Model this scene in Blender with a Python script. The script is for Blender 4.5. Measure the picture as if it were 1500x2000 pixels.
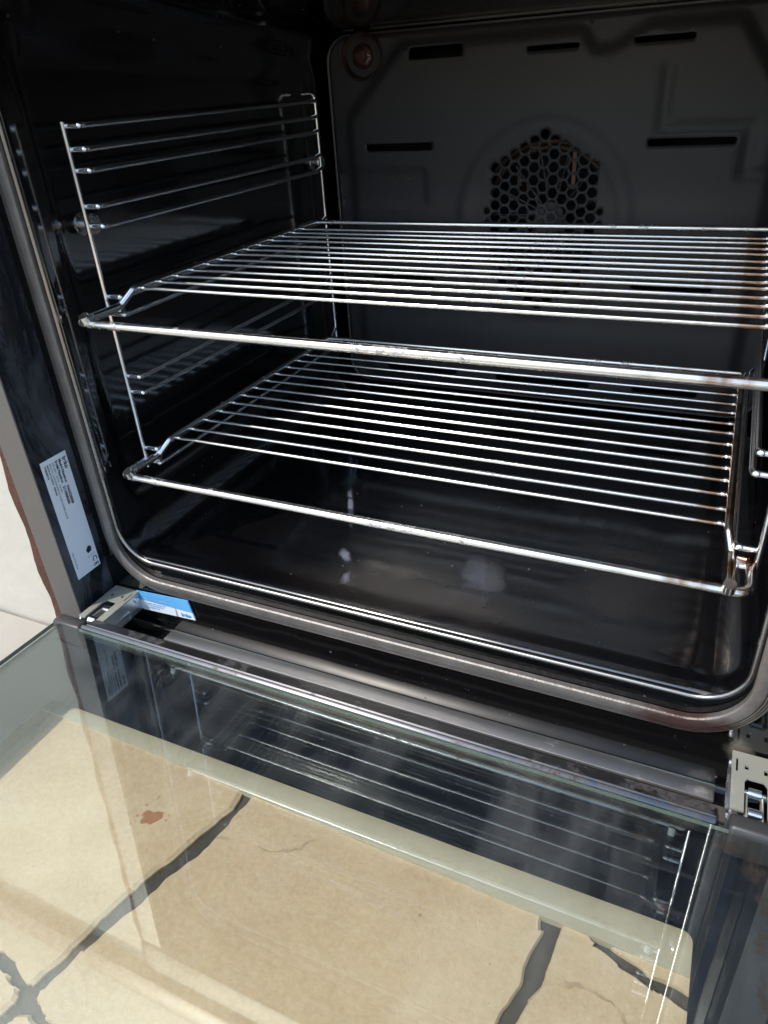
import bpy, bmesh, math, random
from mathutils import Vector, Matrix
from mathutils import noise as mnoise
from mathutils.geometry import tessellate_polygon, delaunay_2d_cdt
R = math.radians
random.seed(7)
scn = bpy.context.scene
for o in list(bpy.data.objects): bpy.data.objects.remove(o)

# ------------------------------------------------------------------ camera
cam_d = bpy.data.cameras.new('camera'); cam = bpy.data.objects.new('camera', cam_d)
scn.collection.objects.link(cam); scn.camera = cam
RX = Vector((.9093467777, .4120818621, -.0572448846))
DN = Vector((.1666708157, -.4869026038, -.857406959))
FW = Vector((-.3811945396, .7701392039, -.5114453339))
cam.matrix_world = Matrix(((RX.x, -DN.x, -FW.x, .3974286), (RX.y, -DN.y, -FW.y, -.4223656), (RX.z, -DN.z, -FW.z, .2455595), (0, 0, 0, 1)))
cam_d.sensor_fit = 'HORIZONTAL'; cam_d.sensor_width = 36; cam_d.lens = 36 * 1412.1787 / 1500
cam_d.clip_start = .01; cam_d.clip_end = 500

# ------------------------------------------------------------------ light
SUN_DIR = Vector((-.36, -.50, .79)).normalized()          # towards the sun
elev = math.asin(SUN_DIR.z); azim = math.atan2(SUN_DIR.x, SUN_DIR.y)
w = bpy.data.worlds.new('World'); scn.world = w; w.use_nodes = True
nt = w.node_tree; bg = nt.nodes['Background']
sky = nt.nodes.new('ShaderNodeTexSky'); sky.sky_type = 'NISHITA'; sky.sun_disc = False
sky.sun_elevation = elev; sky.sun_rotation = azim; sky.dust_density = 1.6; sky.ozone_density = 5.0; sky.air_density = 1.5
nt.links.new(sky.outputs[0], bg.inputs[0]); bg.inputs[1].default_value = .15
sd = bpy.data.lights.new('sun', 'SUN'); sd.energy = 2.0; sd.angle = R(.53); sd.color = (1, .95, .86)
sun = bpy.data.objects.new('sun', sd); scn.collection.objects.link(sun)
sun.rotation_euler = SUN_DIR.to_track_quat('Z', 'Y').to_euler()
vs = scn.view_settings; vs.view_transform = 'Standard'; vs.look = 'None'; vs.exposure = .90; vs.gamma = 1
scn.cycles.max_bounces = 14; scn.cycles.glossy_bounces = 8; scn.cycles.transparent_max_bounces = 16
scn.cycles.sample_clamp_indirect = 6

# ------------------------------------------------------------------ material helpers
class Mat:
    def __init__(s, name):
        s.m = bpy.data.materials.new(name); s.m.use_nodes = True; s.t = s.m.node_tree
        s.b = s.t.nodes['Principled BSDF']; s.out = s.t.nodes['Material Output']
    def n(s, typ, **kw):
        nd = s.t.nodes.new('ShaderNode' + typ)
        for k, v in kw.items():
            if k.startswith('i_'):
                key = k[2:]; key = int(key) if key.isdigit() else key.replace('_', ' ')
                nd.inputs[key].default_value = v
            else: setattr(nd, k, v)
        return nd
    def l(s, a, b): s.t.links.new(a, b)
    def co(s):
        if not hasattr(s, '_co'): s._co = s.n('TexCoord')
        return s._co.outputs['Object']
    def noise(s, scale, detail=4, rough=.6, vec=None, dist=0):
        x = s.n('TexNoise', i_Scale=scale, i_Detail=detail, i_Roughness=rough, i_Distortion=dist); s.l(vec or s.co(), x.inputs['Vector']); return x.outputs['Fac']
    def mapv(s, scale=(1, 1, 1), loc=(0, 0, 0), rot=(0, 0, 0)):
        x = s.n('Mapping'); x.inputs['Scale'].default_value = scale; x.inputs['Location'].default_value = loc; x.inputs['Rotation'].default_value = rot
        s.l(s.co(), x.inputs['Vector']); return x.outputs[0]
    def ramp(s, fac, stops):
        x = s.n('ValToRGB'); e = x.color_ramp.elements
        while len(e) < len(stops): e.new(.5)
        for el, (p, c) in zip(e, stops):
            el.position = p; el.color = (c, c, c, 1) if isinstance(c, (int, float)) else (*c, 1)
        s.l(fac, x.inputs[0]); return x.outputs[0]
    def mix(s, fac, a, b, mode='MIX'):
        x = s.n('MixRGB', blend_type=mode)
        for i, v in ((0, fac), (1, a), (2, b)):
            if isinstance(v, (int, float)): x.inputs[i].default_value = v if i == 0 else (v, v, v, 1)
            elif isinstance(v, tuple): x.inputs[i].default_value = (*v, 1)
            else: s.l(v, x.inputs[i])
        return x.outputs[0]
    def math(s, op, a, b=0, c=0, clamp=False):
        x = s.n('Math', operation=op, use_clamp=clamp)
        for i, v in enumerate((a, b, c)):
            if isinstance(v, (int, float)): x.inputs[i].default_value = v
            else: s.l(v, x.inputs[i])
        return x.outputs[0]
    def set(s, **kw):
        for k, v in kw.items():
            k = k.replace('_', ' ')
            if isinstance(v, (int, float)): s.b.inputs[k].default_value = v
            elif isinstance(v, tuple): s.b.inputs[k].default_value = (*v, 1)
            else: s.l(v, s.b.inputs[k])
        return s
    def bump(s, h, strength=.3, dist=.001):
        x = s.n('Bump', i_Strength=strength, i_Distance=dist); s.l(h, x.inputs['Height']); s.l(x.outputs[0], s.b.inputs['Normal']); return s
    def specks(s, scale, size, cut):
        "sparse dots: voronoi distance below size, on cells whose random value is above cut"
        v = s.n('TexVoronoi', i_Scale=scale); s.l(s.co(), v.inputs['Vector'])
        d = s.math('LESS_THAN', v.outputs['Distance'], size)
        sep = s.n('SeparateColor'); s.l(v.outputs['Color'], sep.inputs[0])
        g = s.math('GREATER_THAN', sep.outputs[0], cut)
        return s.math('MULTIPLY', d, g)
    def blob(s, c, rad, edge=.5, warp=.02, wscale=30, rot=0):
        "soft stain or painted glint of its own shape centred at c with radii rad"
        nz = s.n('TexNoise', i_Scale=wscale, i_Detail=4); s.l(s.co(), nz.inputs['Vector'])
        a = s.n('VectorMath', operation='SUBTRACT'); s.l(nz.outputs['Color'], a.inputs[0]); a.inputs[1].default_value = (.5, .5, .5)
        b = s.n('VectorMath', operation='SCALE'); s.l(a.outputs[0], b.inputs[0]); b.inputs['Scale'].default_value = warp
        d = s.n('VectorMath', operation='ADD'); s.l(s.co(), d.inputs[0]); s.l(b.outputs[0], d.inputs[1])
        e = s.n('VectorMath', operation='SUBTRACT'); s.l(d.outputs[0], e.inputs[0]); e.inputs[1].default_value = c
        q = s.n('VectorRotate', rotation_type='Z_AXIS'); s.l(e.outputs[0], q.inputs['Vector']); q.inputs['Angle'].default_value = rot; f = s.n('VectorMath', operation='DIVIDE'); s.l(q.outputs[0], f.inputs[0]); f.inputs[1].default_value = rad
        g = s.n('VectorMath', operation='LENGTH'); s.l(f.outputs[0], g.inputs[0])
        return s.n_map(g.outputs['Value'], 1, 1 - edge)
    def n_map(s, v, a, b, c=0, d=1):
        x = s.n('MapRange', interpolation_type='SMOOTHSTEP')
        s.l(v, x.inputs['Value'])
        if a < b:
            x.inputs['From Min'].default_value = a; x.inputs['From Max'].default_value = b; x.inputs['To Min'].default_value = c; x.inputs['To Max'].default_value = d
        else:
            x.inputs['From Min'].default_value = b; x.inputs['From Max'].default_value = a; x.inputs['To Min'].default_value = d; x.inputs['To Max'].default_value = c
        return x.outputs[0]

def enamel(name, rough=.085, base=.009, dust=.5, streak=True, blobs=()):
    m = Mat(name)
    n1 = m.noise(9, 5); n2 = m.noise(60, 4); sp = m.specks(140, .13, .93); sp2 = m.specks(420, .14, .94)
    spk = m.math('MAXIMUM', m.math('MULTIPLY', sp, .9), m.math('MULTIPLY', sp2, .6))
    film = m.ramp(n1, [(.35, 0), (.75, 1)])
    col = m.mix(m.math('MULTIPLY', film, .5 * dust), (base, base * .95, base), (base * 2.4, base * 2.2, base * 2.1))
    for (c, rad, colr, st, wp, ws) in blobs:
        k = m.blob(c, rad, .8, wp, ws)
        col = m.mix(m.math('MULTIPLY', k, st), col, colr)
    col = m.mix(m.math('MULTIPLY', spk, .35 * dust + .05), col, (.35, .33, .33))
    r = m.math('ADD', m.math('MULTIPLY', film, .05 * dust), rough)
    r = m.math('ADD', r, m.math('MULTIPLY', spk, .4))
    r = m.math('ADD', r, m.math('MULTIPLY', m.math('SUBTRACT', n2, .5), .02))
    m.set(Base_Color=col, Roughness=r, IOR=1.52)
    wav = m.noise(14, 2); m.bump(m.math('ADD', wav, m.math('MULTIPLY', spk, .05)), .25, .0025)
    return m.m

def metal(name, col=(.62, .61, .6), rough=.16, dirt=(.10, .045, .02), amount=.5, cut=.62, scale=45, bumpk=.06, metallic=1.0):
    m = Mat(name)
    n1 = m.noise(scale, 6, .7); n2 = m.noise(scale * 5, 4, .7); n3 = m.noise(6, 3)
    d = m.ramp(m.math('ADD', m.math('MULTIPLY', n1, .6), m.math('MULTIPLY', n3, .4)), [(cut, 0), (cut + .07, 1)])
    d = m.math('MULTIPLY', d, m.math('MULTIPLY', m.ramp(n2, [(.42, .2), (.6, 1)]), amount))
    c = m.mix(d, col, dirt)
    r = m.math('ADD', m.math('ADD', rough, m.math('MULTIPLY', d, .4)), m.math('MULTIPLY', m.math('SUBTRACT', n1, .5), .10))
    m.set(Base_Color=c, Metallic=m.math('SUBTRACT', metallic, m.math('MULTIPLY', d, .8)), Roughness=r)
    m.bump(m.math('ADD', n1, m.math('MULTIPLY', d, 1.5)), bumpk, .0006)
    return m.m

def plain(name, col, rough=.5, metallic=0, ns=40, var=.25, bumpk=.1):
    m = Mat(name); n = m.noise(ns, 5)
    dk = tuple(x * (1 - var) for x in col)
    m.set(Base_Color=m.mix(n, dk, tuple(min(1, x * (1 + var * .6)) for x in col)), Roughness=m.math('ADD', rough - .05, m.math('MULTIPLY', n, .1)), Metallic=metallic)
    m.bump(n, bumpk, .001)
    return m.m

YF = -.060
M = {}
M['enamel'] = enamel('black enamel')
M['enamel_frame'] = enamel('black enamel front frame', rough=.065, base=.0035, dust=.6, blobs=[((.452, YF, -.120), (.010, .02, .012), (.16, .135, .10), .8, .02, 60), ((.470, YF, -.128), (.018, .02, .006), (.20, .17, .12), .8, .015, 60), ((.20, YF, -.128), (.3, .02, .003), (.02, .016, .013), .4, .01, 30)])
M['liner'] = None
M['chrome'] = metal('chromed wire', (.84, .825, .80), .20, amount=.95, cut=.565, scale=70, bumpk=.015)
def heat_tint(mm):
    t = mm.node_tree; b = t.nodes['Principled BSDF']; old = b.inputs['Base Color'].links[0].from_socket
    tc = t.nodes.new('ShaderNodeTexCoord'); sp = t.nodes.new('ShaderNodeSeparateXYZ'); t.links.new(tc.outputs['Object'], sp.inputs[0])
    mr = t.nodes.new('ShaderNodeMapRange'); mr.interpolation_type = 'SMOOTHSTEP'; t.links.new(sp.outputs[0], mr.inputs['Value'])
    mr.inputs['From Min'].default_value = .33; mr.inputs['From Max'].default_value = .425
    nz = t.nodes.new('ShaderNodeTexNoise'); nz.inputs['Scale'].default_value = 55; nz.inputs['Detail'].default_value = 6; t.links.new(tc.outputs['Object'], nz.inputs['Vector'])
    r = t.nodes.new('ShaderNodeValToRGB'); r.color_ramp.elements[0].position = .46; r.color_ramp.elements[1].position = .62; t.links.new(nz.outputs['Fac'], r.inputs[0])
    mu = t.nodes.new('ShaderNodeMath'); mu.operation = 'MULTIPLY_ADD'; t.links.new(mr.outputs[0], mu.inputs[0]); mu.inputs[1].default_value = .25; mu.inputs[2].default_value = 0
    ad = t.nodes.new('ShaderNodeMath'); ad.operation = 'MULTIPLY'; t.links.new(mr.outputs[0], ad.inputs[0]); t.links.new(r.outputs[0], ad.inputs[1])
    m1 = t.nodes.new('ShaderNodeMixRGB'); t.links.new(mu.outputs[0], m1.inputs[0]); t.links.new(old, m1.inputs[1]); m1.inputs[2].default_value = (.72, .50, .30, 1)
    m2 = t.nodes.new('ShaderNodeMixRGB'); t.links.new(ad.outputs[0], m2.inputs[0]); t.links.new(m1.outputs[0], m2.inputs[1]); m2.inputs[2].default_value = (.30, .16, .08, 1)
    t.links.new(m2.outputs[0], b.inputs['Base Color'])
heat_tint(M['chrome'])
M['chrome_clean'] = metal('chromed guide wire', (.86, .86, .87), .18, amount=.6, cut=.64, scale=60, bumpk=.015)
M['steel'] = metal('brushed stainless trim', (.17, .157, .145), .55, (.10, .07, .05), .5, .58, 20, metallic=.7)
M['zinc'] = metal('zinc plated hinge', (.66, .70, .74), .30, (.16, .08, .03), .85, .53, 55, .35)
M['rusty_zinc'] = metal('stained zinc', (.46, .455, .38), .45, (.16, .085, .035), .95, .50, 60, .4, .55)
M['screw'] = metal('screw steel', (.6, .58, .55), .25, (.15, .07, .03), .9, .5, 120)

# ------------------------------------------------------------------ geometry helpers
def link(o, parent=None):
    scn.collection.objects.link(o)
    if parent: o.parent = parent
    return o
def mesh_obj(name, verts, faces, mat, parent=None, smooth=False, mats=None, mi=None):
    me = bpy.data.meshes.new(name); me.from_pydata([tuple(v) for v in verts], [], faces)
    for mm in (mats or [mat]): me.materials.append(mm)
    if mi: me.polygons.foreach_set('material_index', mi)
    if smooth: me.polygons.foreach_set('use_smooth', [True] * len(me.polygons))
    me.update()
    return link(bpy.data.objects.new(name, me), parent)
def bm_obj(name, bm, mat, parent=None, smooth=False, auto=None):
    me = bpy.data.meshes.new(name); bmesh.ops.recalc_face_normals(bm, faces=bm.faces[:])
    if auto is not None:
        for f in bm.faces: f.smooth = True
        for e in bm.edges:
            if len(e.link_faces) == 2 and e.calc_face_angle(0) > R(auto): e.smooth = False
    elif smooth:
        for f in bm.faces: f.smooth = True
    bm.to_mesh(me); bm.free()
    for mm in (mat if isinstance(mat, list) else [mat]): me.materials.append(mm)
    return link(bpy.data.objects.new(name, me), parent)
def empty(name, loc=(0, 0, 0)):
    o = bpy.data.objects.new(name, None); o.empty_display_size = .02; o.location = loc; return link(o)
def tag(o, label=None, cat=None, group=None, kind=None):
    if label: o['label'] = label
    if cat: o['category'] = cat
    if group: o['group'] = group
    if kind: o['kind'] = kind
    return o
def box(bm, lo, hi, bev=0, seg=2):
    r = bmesh.ops.create_cube(bm, size=1); vs_ = r['verts']
    for v in vs_: v.co = Vector([lo[i] + (v.co[i] + .5) * (hi[i] - lo[i]) for i in range(3)])
    if bev:
        es = list({e for v in vs_ for e in v.link_edges})
        bmesh.ops.bevel(bm, geom=es, offset=bev, segments=seg, profile=.5, affect='EDGES')
def fillet(pts, rad, n=5, closed=False):
    "round the corners of a polyline"
    P = [Vector(p) for p in pts]; out = []; N = len(P)
    for i in range(N):
        if not closed and i in (0, N - 1): out.append(P[i]); continue
        a, b, c = P[i - 1], P[i], P[(i + 1) % N]
        u, v = (a - b), (c - b); lu, lv = u.length, v.length
        if lu < 1e-9 or lv < 1e-9: continue
        u.normalize(); v.normalize()
        rr = rad[i] if isinstance(rad, (list, tuple)) else rad
        ang = u.angle(v)
        if ang > math.pi - .02 or rr <= 0: out.append(b); continue
        t = min(rr / math.tan(ang / 2), lu * .48, lv * .48)
        p0, p1 = b + u * t, b + v * t
        for k in range(n + 1):
            s = k / n; out.append(p0 * (1 - s) ** 2 + b * 2 * s * (1 - s) + p1 * s * s)
    return out
def add_tube(bm, pts, r, seg=8, closed=False, cap=True, jit=0):
    P = [Vector(p) for p in pts]; N = len(P); rings = []
    t0 = (P[1] - P[0]).normalized(); up = t0.orthogonal().normalized(); prev = t0
    for i in range(N):
        if closed: t = (P[(i + 1) % N] - P[i - 1]).normalized()
        else: t = (P[min(i + 1, N - 1)] - P[max(i - 1, 0)]).normalized()
        q = prev.rotation_difference(t); up = (q @ up); up = (up - t * up.dot(t)).normalized(); prev = t
        bi = t.cross(up); ring = []
        rr = (r[i] if isinstance(r, (list, tuple)) else r) * (1 + random.uniform(-jit, jit))
        for k in range(seg):
            a = 2 * math.pi * k / seg; ring.append(bm.verts.new(P[i] + (up * math.cos(a) + bi * math.sin(a)) * rr))
        rings.append(ring)
    for i in range(N if closed else N - 1):
        a, b = rings[i], rings[(i + 1) % N]
        for k in range(seg): bm.faces.new((a[k], a[(k + 1) % seg], b[(k + 1) % seg], b[k]))
    if cap and not closed:
        bm.faces.new(rings[0][::-1]); bm.faces.new(rings[-1])
def tube(name, pts, r, mat, parent=None, seg=10, closed=False, jit=0):
    bm = bmesh.new(); add_tube(bm, pts, r, seg, closed, True, jit); return bm_obj(name, bm, mat, parent, auto=50)
def add_disc(bm, c, axis, r, h, seg=20, r2=None):
    "short cylinder from c along axis"
    a = Vector(axis).normalized(); u = a.orthogonal().normalized(); v = a.cross(u); c = Vector(c); r2 = r if r2 is None else r2
    A = [bm.verts.new(c + (u * math.cos(2 * math.pi * k / seg) + v * math.sin(2 * math.pi * k / seg)) * r) for k in range(seg)]
    B = [bm.verts.new(c + a * h + (u * math.cos(2 * math.pi * k / seg) + v * math.sin(2 * math.pi * k / seg)) * r2) for k in range(seg)]
    for k in range(seg): bm.faces.new((A[k], A[(k + 1) % seg], B[(k + 1) % seg], B[k]))
    bm.faces.new(A[::-1]); bm.faces.new(B)
def rrect(x0, x1, z0, z1, r, n=8):
    "rounded rectangle loop (2D), counter clockwise"
    out = []
    for cx, cz, a0 in ((x1 - r, z0 + r, -90), (x1 - r, z1 - r, 0), (x0 + r, z1 - r, 90), (x0 + r, z0 + r, 180)):
        for k in range(n + 1):
            a = R(a0 + 90 * k / n); out.append((cx + r * math.cos(a), cz + r * math.sin(a)))
    return out
def plate(name, outer, holes, to3d, thick, mat, parent=None):
    "flat plate with holes; to3d(u, v, d) places it"
    loops = [[Vector((u, v, 0)) for u, v in L] for L in [outer] + holes]
    flat = [p for L in loops for p in L]; tris = tessellate_polygon(loops); n = len(flat)
    verts = [to3d(p.x, p.y, 0) for p in flat] + [to3d(p.x, p.y, thick) for p in flat]
    faces = [tuple(t) for t in tris] + [tuple(i + n for i in t[::-1]) for t in tris]
    s = 0
    for L in loops:
        m_ = len(L)
        for i in range(m_):
            a, b = s + i, s + (i + 1) % m_; faces.append((a, b, b + n, a + n))
        s += m_
    me = bpy.data.meshes.new(name); me.from_pydata([tuple(v) for v in verts], [], faces)
    bm = bmesh.new(); bm.from_mesh(me); bpy.data.meshes.remove(me)
    return bm_obj(name, bm, mat, parent)
def sweep_profile(name, path, prof, mat, parent=None, plane_y=0, closed=True, auto=40):
    "path: 2D (x,z) closed ccw loop, prof: (u outward, v towards -y)"
    bm = bmesh.new(); N = len(path); rings = []
    for i in range(N):
        a, b = Vector(path[i - 1]), Vector(path[(i + 1) % N]); t = (b - a).normalized(); nrm = Vector((t.y, -t.x))
        rings.append([bm.verts.new((path[i][0] + nrm.x * u, plane_y - v, path[i][1] + nrm.y * u)) for u, v in prof])
    for i in range(N):
        a, b = rings[i], rings[(i + 1) % N]
        for k in range(len(prof) - 1): bm.faces.new((a[k], a[k + 1], b[k + 1], b[k]))
    return bm_obj(name, bm, mat, parent, auto=auto)
def smooth(a, b, x):
    if a > b: return 1 - smooth(b, a, x)
    t = max(0, min(1, (x - a) / (b - a))); return t * t * (3 - 2 * t)
def sd_rr(x, y, x0, x1, y0, y1, r):
    cx, cy, hx, hy = (x0 + x1) / 2, (y0 + y1) / 2, (x1 - x0) / 2 - r, (y1 - y0) / 2 - r
    dx, dy = abs(x - cx) - hx, abs(y - cy) - hy
    return math.hypot(max(dx, 0), max(dy, 0)) + min(max(dx, dy), 0) - r

# geometry constants (metres; lower rack level is z = 0)
XL, XR, ZB, ZT, YF, YB = -.034, .454, -.090, .290, -.060, .374
ZFLOOR = -.158; YW = -.100

# ================================================================== SETTING
def stone_mat(name='cream paving stone', kx=1.0):
    m = Mat(name)
    n1 = m.noise(5, 6, .65, dist=.4); n2 = m.noise(22, 6, .7); n3 = m.noise(260, 5, .75); sp = m.math('MAXIMUM', m.specks(60, .06, .90), m.specks(210, .10, .955))
    c = m.ramp(n1, [(.28, (.47, .345, .205)), (.5, (.60, .46, .295)), (.72, (.70, .59, .43))])
    c = m.mix(m.ramp(n2, [(.48, 0), (.75, .45)]), c, (.46, .34, .20)); c = m.mix(m.ramp(m.noise(95, 7, .8), [(.55, 0), (.72, .35)]), c, (.40, .29, .18))
    c = m.mix(m.ramp(n3, [(.40, .0), (.62, .22)]), c, (.76, .68, .54))
    vor = m.n('TexVoronoi', feature='DISTANCE_TO_EDGE', i_Scale=3.1); 
    wv = m.n('VectorMath', operation='ADD'); nz = m.n('TexNoise', i_Scale=9, i_Detail=5); m.l(m.co(), nz.inputs['Vector'])
    sc = m.n('VectorMath', operation='SCALE'); sc.inputs['Scale'].default_value = .09; m.l(nz.outputs['Color'], sc.inputs[0])
    m.l(m.co(), wv.inputs[0]); m.l(sc.outputs[0], wv.inputs[1]); m.l(wv.outputs[0], vor.inputs['Vector'])
    crack = m.math('MULTIPLY', m.math('LESS_THAN', vor.outputs[0], .0022), m.ramp(m.noise(17, 3), [(.56, 0), (.64, 1)]))
    c = m.mix(m.math('MULTIPLY', crack, .3), c, (.16, .11, .07))
    c = m.mix(m.math('MULTIPLY', sp, .5), c, (.10, .07, .05))
    k = m.blob((.113, -.218, ZFLOOR), (.0072, .0058, 1), .25, .012, 110)
    k2 = m.math('MULTIPLY', m.blob((.113, -.218, ZFLOOR), (.020, .016, 1), .6, .02, 90), m.specks(260, .25, .55))
    c = m.mix(m.math('MULTIPLY', m.math('MAXIMUM', k, k2), .85), c, (.33, .11, .035))
    m.set(Base_Color=c, Roughness=.62)
    h = m.math('ADD', m.math('MULTIPLY', n2, .8), m.math('MULTIPLY', n3, .25)); h = m.math('SUBTRACT', h, crack)
    m.bump(h, .65, .002)
    return m.m
M['stone'] = stone_mat()
M['joint'] = plain('dark joint mortar', (.075, .068, .062), .95, ns=220, var=.4, bumpk=.6)
g = 60
ground = mesh_obj('ground', [(-g, -g, ZFLOOR - .0035), (g, -g, ZFLOOR - .0035), (g, g, ZFLOOR - .0035), (-g, g, ZFLOOR - .0035)], [(0, 1, 2, 3)], M['joint'])
tag(ground, kind='structure')
def rough_poly(P, step=.006, amp=.0016, round_=.012):
    L = fillet([(x, y, 0) for x, y in P], round_, 5, True); out = []
    for i in range(len(L)):
        a, b = L[i], L[(i + 1) % len(L)]; n = max(1, int((b - a).length / step))
        for k in range(n):
            p = a.lerp(b, k / n); w1 = mnoise.noise(Vector((p.x * 60, p.y * 60, 3))) * .0013; w2 = mnoise.noise(Vector((p.x * 60, p.y * 60, 9))) * .0013
            out.append((p.x + w1 + random.gauss(0, amp * .38), p.y + w2 + random.gauss(0, amp * .38)))
    res = []
    for i in range(len(out)):                       # light smoothing so the edge wanders
        a, b, c = out[i - 1], out[i], out[(i + 1) % len(out)]
        res.append(((a[0] + b[0] * 2 + c[0]) / 4, (a[1] + b[1] * 2 + c[1]) / 4))
    return res
def stone(P, dz=0, step=.003, round_=.012):
    L = rough_poly(P, step, .0022, round_); n = len(L)
    cx = sum(p[0] for p in L) / n; cy = sum(p[1] for p in L) / n
    z = ZFLOOR + dz
    ins = [(p[0] + (cx - p[0]) * .010, p[1] + (cy - p[1]) * .012) for p in L]
    verts = [(x, y, z - .02) for x, y in L] + [(x, y, z - .0015) for x, y in L] + [(x, y, z) for x, y in ins]
    faces = [(i, (i + 1) % n, (i + 1) % n + n, i + n) for i in range(n)] + [(i + n, (i + 1) % n + n, (i + 1) % n + 2 * n, i + 2 * n) for i in range(n)]
    tri = delaunay_2d_cdt([Vector(q) for q in ins], [], [list(range(n))], 1, 1e-9)[2]
    tri = [t for t in tri if max(t) < n]
    for t in tri:
        a, b, c = (Vector((*ins[i], 0)) for i in t)
        t = tuple(t) if (b - a).cross(c - a).z > 0 else tuple(t[::-1])
        faces.append(tuple(i + 2 * n for i in t))
    return mesh_obj('paving_stone', verts, faces, M['stone'], ground)
# stones seen through the glass, then the looser rest in front
stone([(-.42, -.1728), (.1556, -.1728), (.1586, -.1928), (.1508, -.215), (.1353, -.2616), (.1265, -.300), (.1215, -.3250), (.1165, -.3263), (.1054, -.3213), (.098, -.320), (.0886, -.3182), (-.42, -.3075)], round_=.003)
stone([(.1656, -.1728), (.3609, -.1728), (.3638, -.1928), (.3594, -.2187), (.3542, -.2467), (.345, -.30), (.335, -.40), (.28, -.47), (.21, -.46), (.168, -.36), (.1483, -.3345), (.1397, -.3331), (.1284, -.3295), (.1268, -.325), (.1330, -.302), (.1456, -.2623), (.1600, -.2165), (.1634, -.1928)], round_=.003)
stone([(.3742, -.1728), (.3830, -.1800), (.3900, -.1895), (.403, -.1952), (.4215, -.2010), (.4511, -.2055), (.5621, -.2113), (.5621, -.45), (.36, -.44), (.347, -.36), (.3595, -.2600), (.3646, -.2300), (.3705, -.2165)], round_=.004)
stone([(.3850, -.15), (.6804, -.15), (.6804, -.2024), (.5695, -.2031), (.4511, -.1972), (.4200, -.1940), (.4030, -.1905), (.3930, -.1850)], round_=.004)
stone([(-.42, -.3185), (.0886, -.3225), (.0983, -.3265), (.106, -.3271), (.1155, -.3300), (.1188, -.335), (.1165, -.3428), (.10, -.352), (-.42, -.36)], round_=.003)
stone([(.1237, -.3450), (.1245, -.3384), (.1314, -.3366), (.1379, -.3385), (.160, -.365), (.20, -.475), (.21, -.60), (.06, -.60), (.08, -.45), (.105, -.362)], round_=.003)
stone([(-.42, -.372), (.085, -.372), (.065, -.45), (.045, -.60), (-.42, -.60)])
stone([(.215, -.475), (.28, -.485), (.34, -.41), (.365, -.455), (.56, -.465), (.56, -.60), (.225, -.60)])
for gx in range(-4, 6):
    for gy in range(0, 5):
        x0, y0 = gx * .34, -.98 - gy * .36
        if abs(x0) > 3: continue
        j = lambda: random.uniform(-.03, .03)
        stone([(x0 + j(), y0 + j()), (x0 + .31 + j(), y0 + j()), (x0 + .31 + j(), y0 + .33 + j()), (x0 + j(), y0 + .33 + j())], random.uniform(-.002, .001), .03)
for x0 in (-1.15, -.8, .72, 1.06, 1.4):
    stone([(x0, -.6), (x0 + .3, -.6), (x0 + .3, -.12), (x0, -.12)], 0, .03)

# flush cream threshold strip between wall and stones
thr = plate('threshold_strip', [(-1.5, YW), (-1.5, -.172), (.02, -.1745), (.16, -.1795), (.352, -.1865), (.372, -.1865), (.60, -.1955), (1.6, -.20), (1.6, YW)], [], lambda u, v, d: (u, v, ZFLOOR + .0015 - d), .02, plain('cream threshold', (.50, .47, .36), .7, ns=50, var=.2), ground)
left_sill = plate('threshold_strip', [(-1.5, YW), (-1.5, -.60), (-.089, -.60), (-.089, YW)], [], lambda u, v, d: (u, v, ZFLOOR + .0055 - d), .02, plain('darkened cream sill', (.385, .35, .295), .7, ns=50, var=.12), ground)  # sill colour darkened to offset stronger sun on this level face
# wall the oven is built into: rendered masonry, with the oven's bay left open
m = Mat('cream rendered wall')
n1 = m.noise(3.5, 5, .6); n2 = m.noise(45, 5, .65); sp = m.specks(55, .06, .9)
c = m.ramp(n1, [(.3, (.46, .42, .35)), (.7, (.52, .485, .415))]); c = m.mix(m.ramp(n2, [(.55, 0), (.8, .35)]), c, (.62, .53, .40))
c = m.mix(m.math('MULTIPLY', sp, .55), c, (.9, .88, .82))
m.set(Base_Color=c, Roughness=.55); m.bump(m.math('ADD', m.noise(22, 5), m.math('MULTIPLY', n2, .35)), .45, .003)
M['wall'] = m.m
wall = empty('rendered_wall', (0, 0, ZFLOOR))
tag(wall, 'cream rendered wall left of the oven and below it, painted, with a rusty metal edge', 'wall')
def rel(o, parent):
    "parent a mesh built in world coordinates under an empty placed away from the origin"
    o.parent = parent; o.matrix_parent_inverse = Matrix.Translation(-Vector(parent.location)); return o
# wavy right edge of the left wall where it meets the rusty strip
def wall_slab(name, loop, mat, y0=YW + .003, th=.12, parent=wall):
    o = plate(name, loop, [], lambda u, v, d: (u, y0 + d, v), th, mat); return rel(o, parent)
edge = []
z = -.172
while z < .41:
    edge.append((-.0862 + random.gauss(0, .0003), z)); z += .008
wall_slab('wall_face', [(-1.6, ZFLOOR - .01), (1.9, ZFLOOR - .01), (1.9, .415), (.506, .415), (.506, -.172)] + edge + [(-.0862, .415), (-1.6, .415)], M['wall'])
upper = wall_slab('upper_wall_face', [(-1.6, .466), (1.9, .466), (1.9, 1.15), (-1.6, 1.15)], M['wall'], y0=YW + .05)
m = Mat('rusted steel edge'); n1 = m.noise(35, 6, .7); n2 = m.noise(140, 5, .7)
m.set(Base_Color=m.mix(m.math('ADD', m.math('MULTIPLY', n1, .7), m.math('MULTIPLY', n2, .3)), (.020, .008, .007), (.14, .050, .024)), Roughness=.75, Metallic=.15)
m.bump(m.math('ADD', n1, n2), .8, .0015); M['rust'] = m.m
rl, rr_e = [], []
for i in range(95):
    z = -.150 + i * .006; tp = .0022 * smooth(.06, -.12, z)
    rl.append((-.0862 - tp + random.gauss(0, .00025), z)); rr_e.append((-.0775 - tp * .3 + random.gauss(0, .00025), z))
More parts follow.
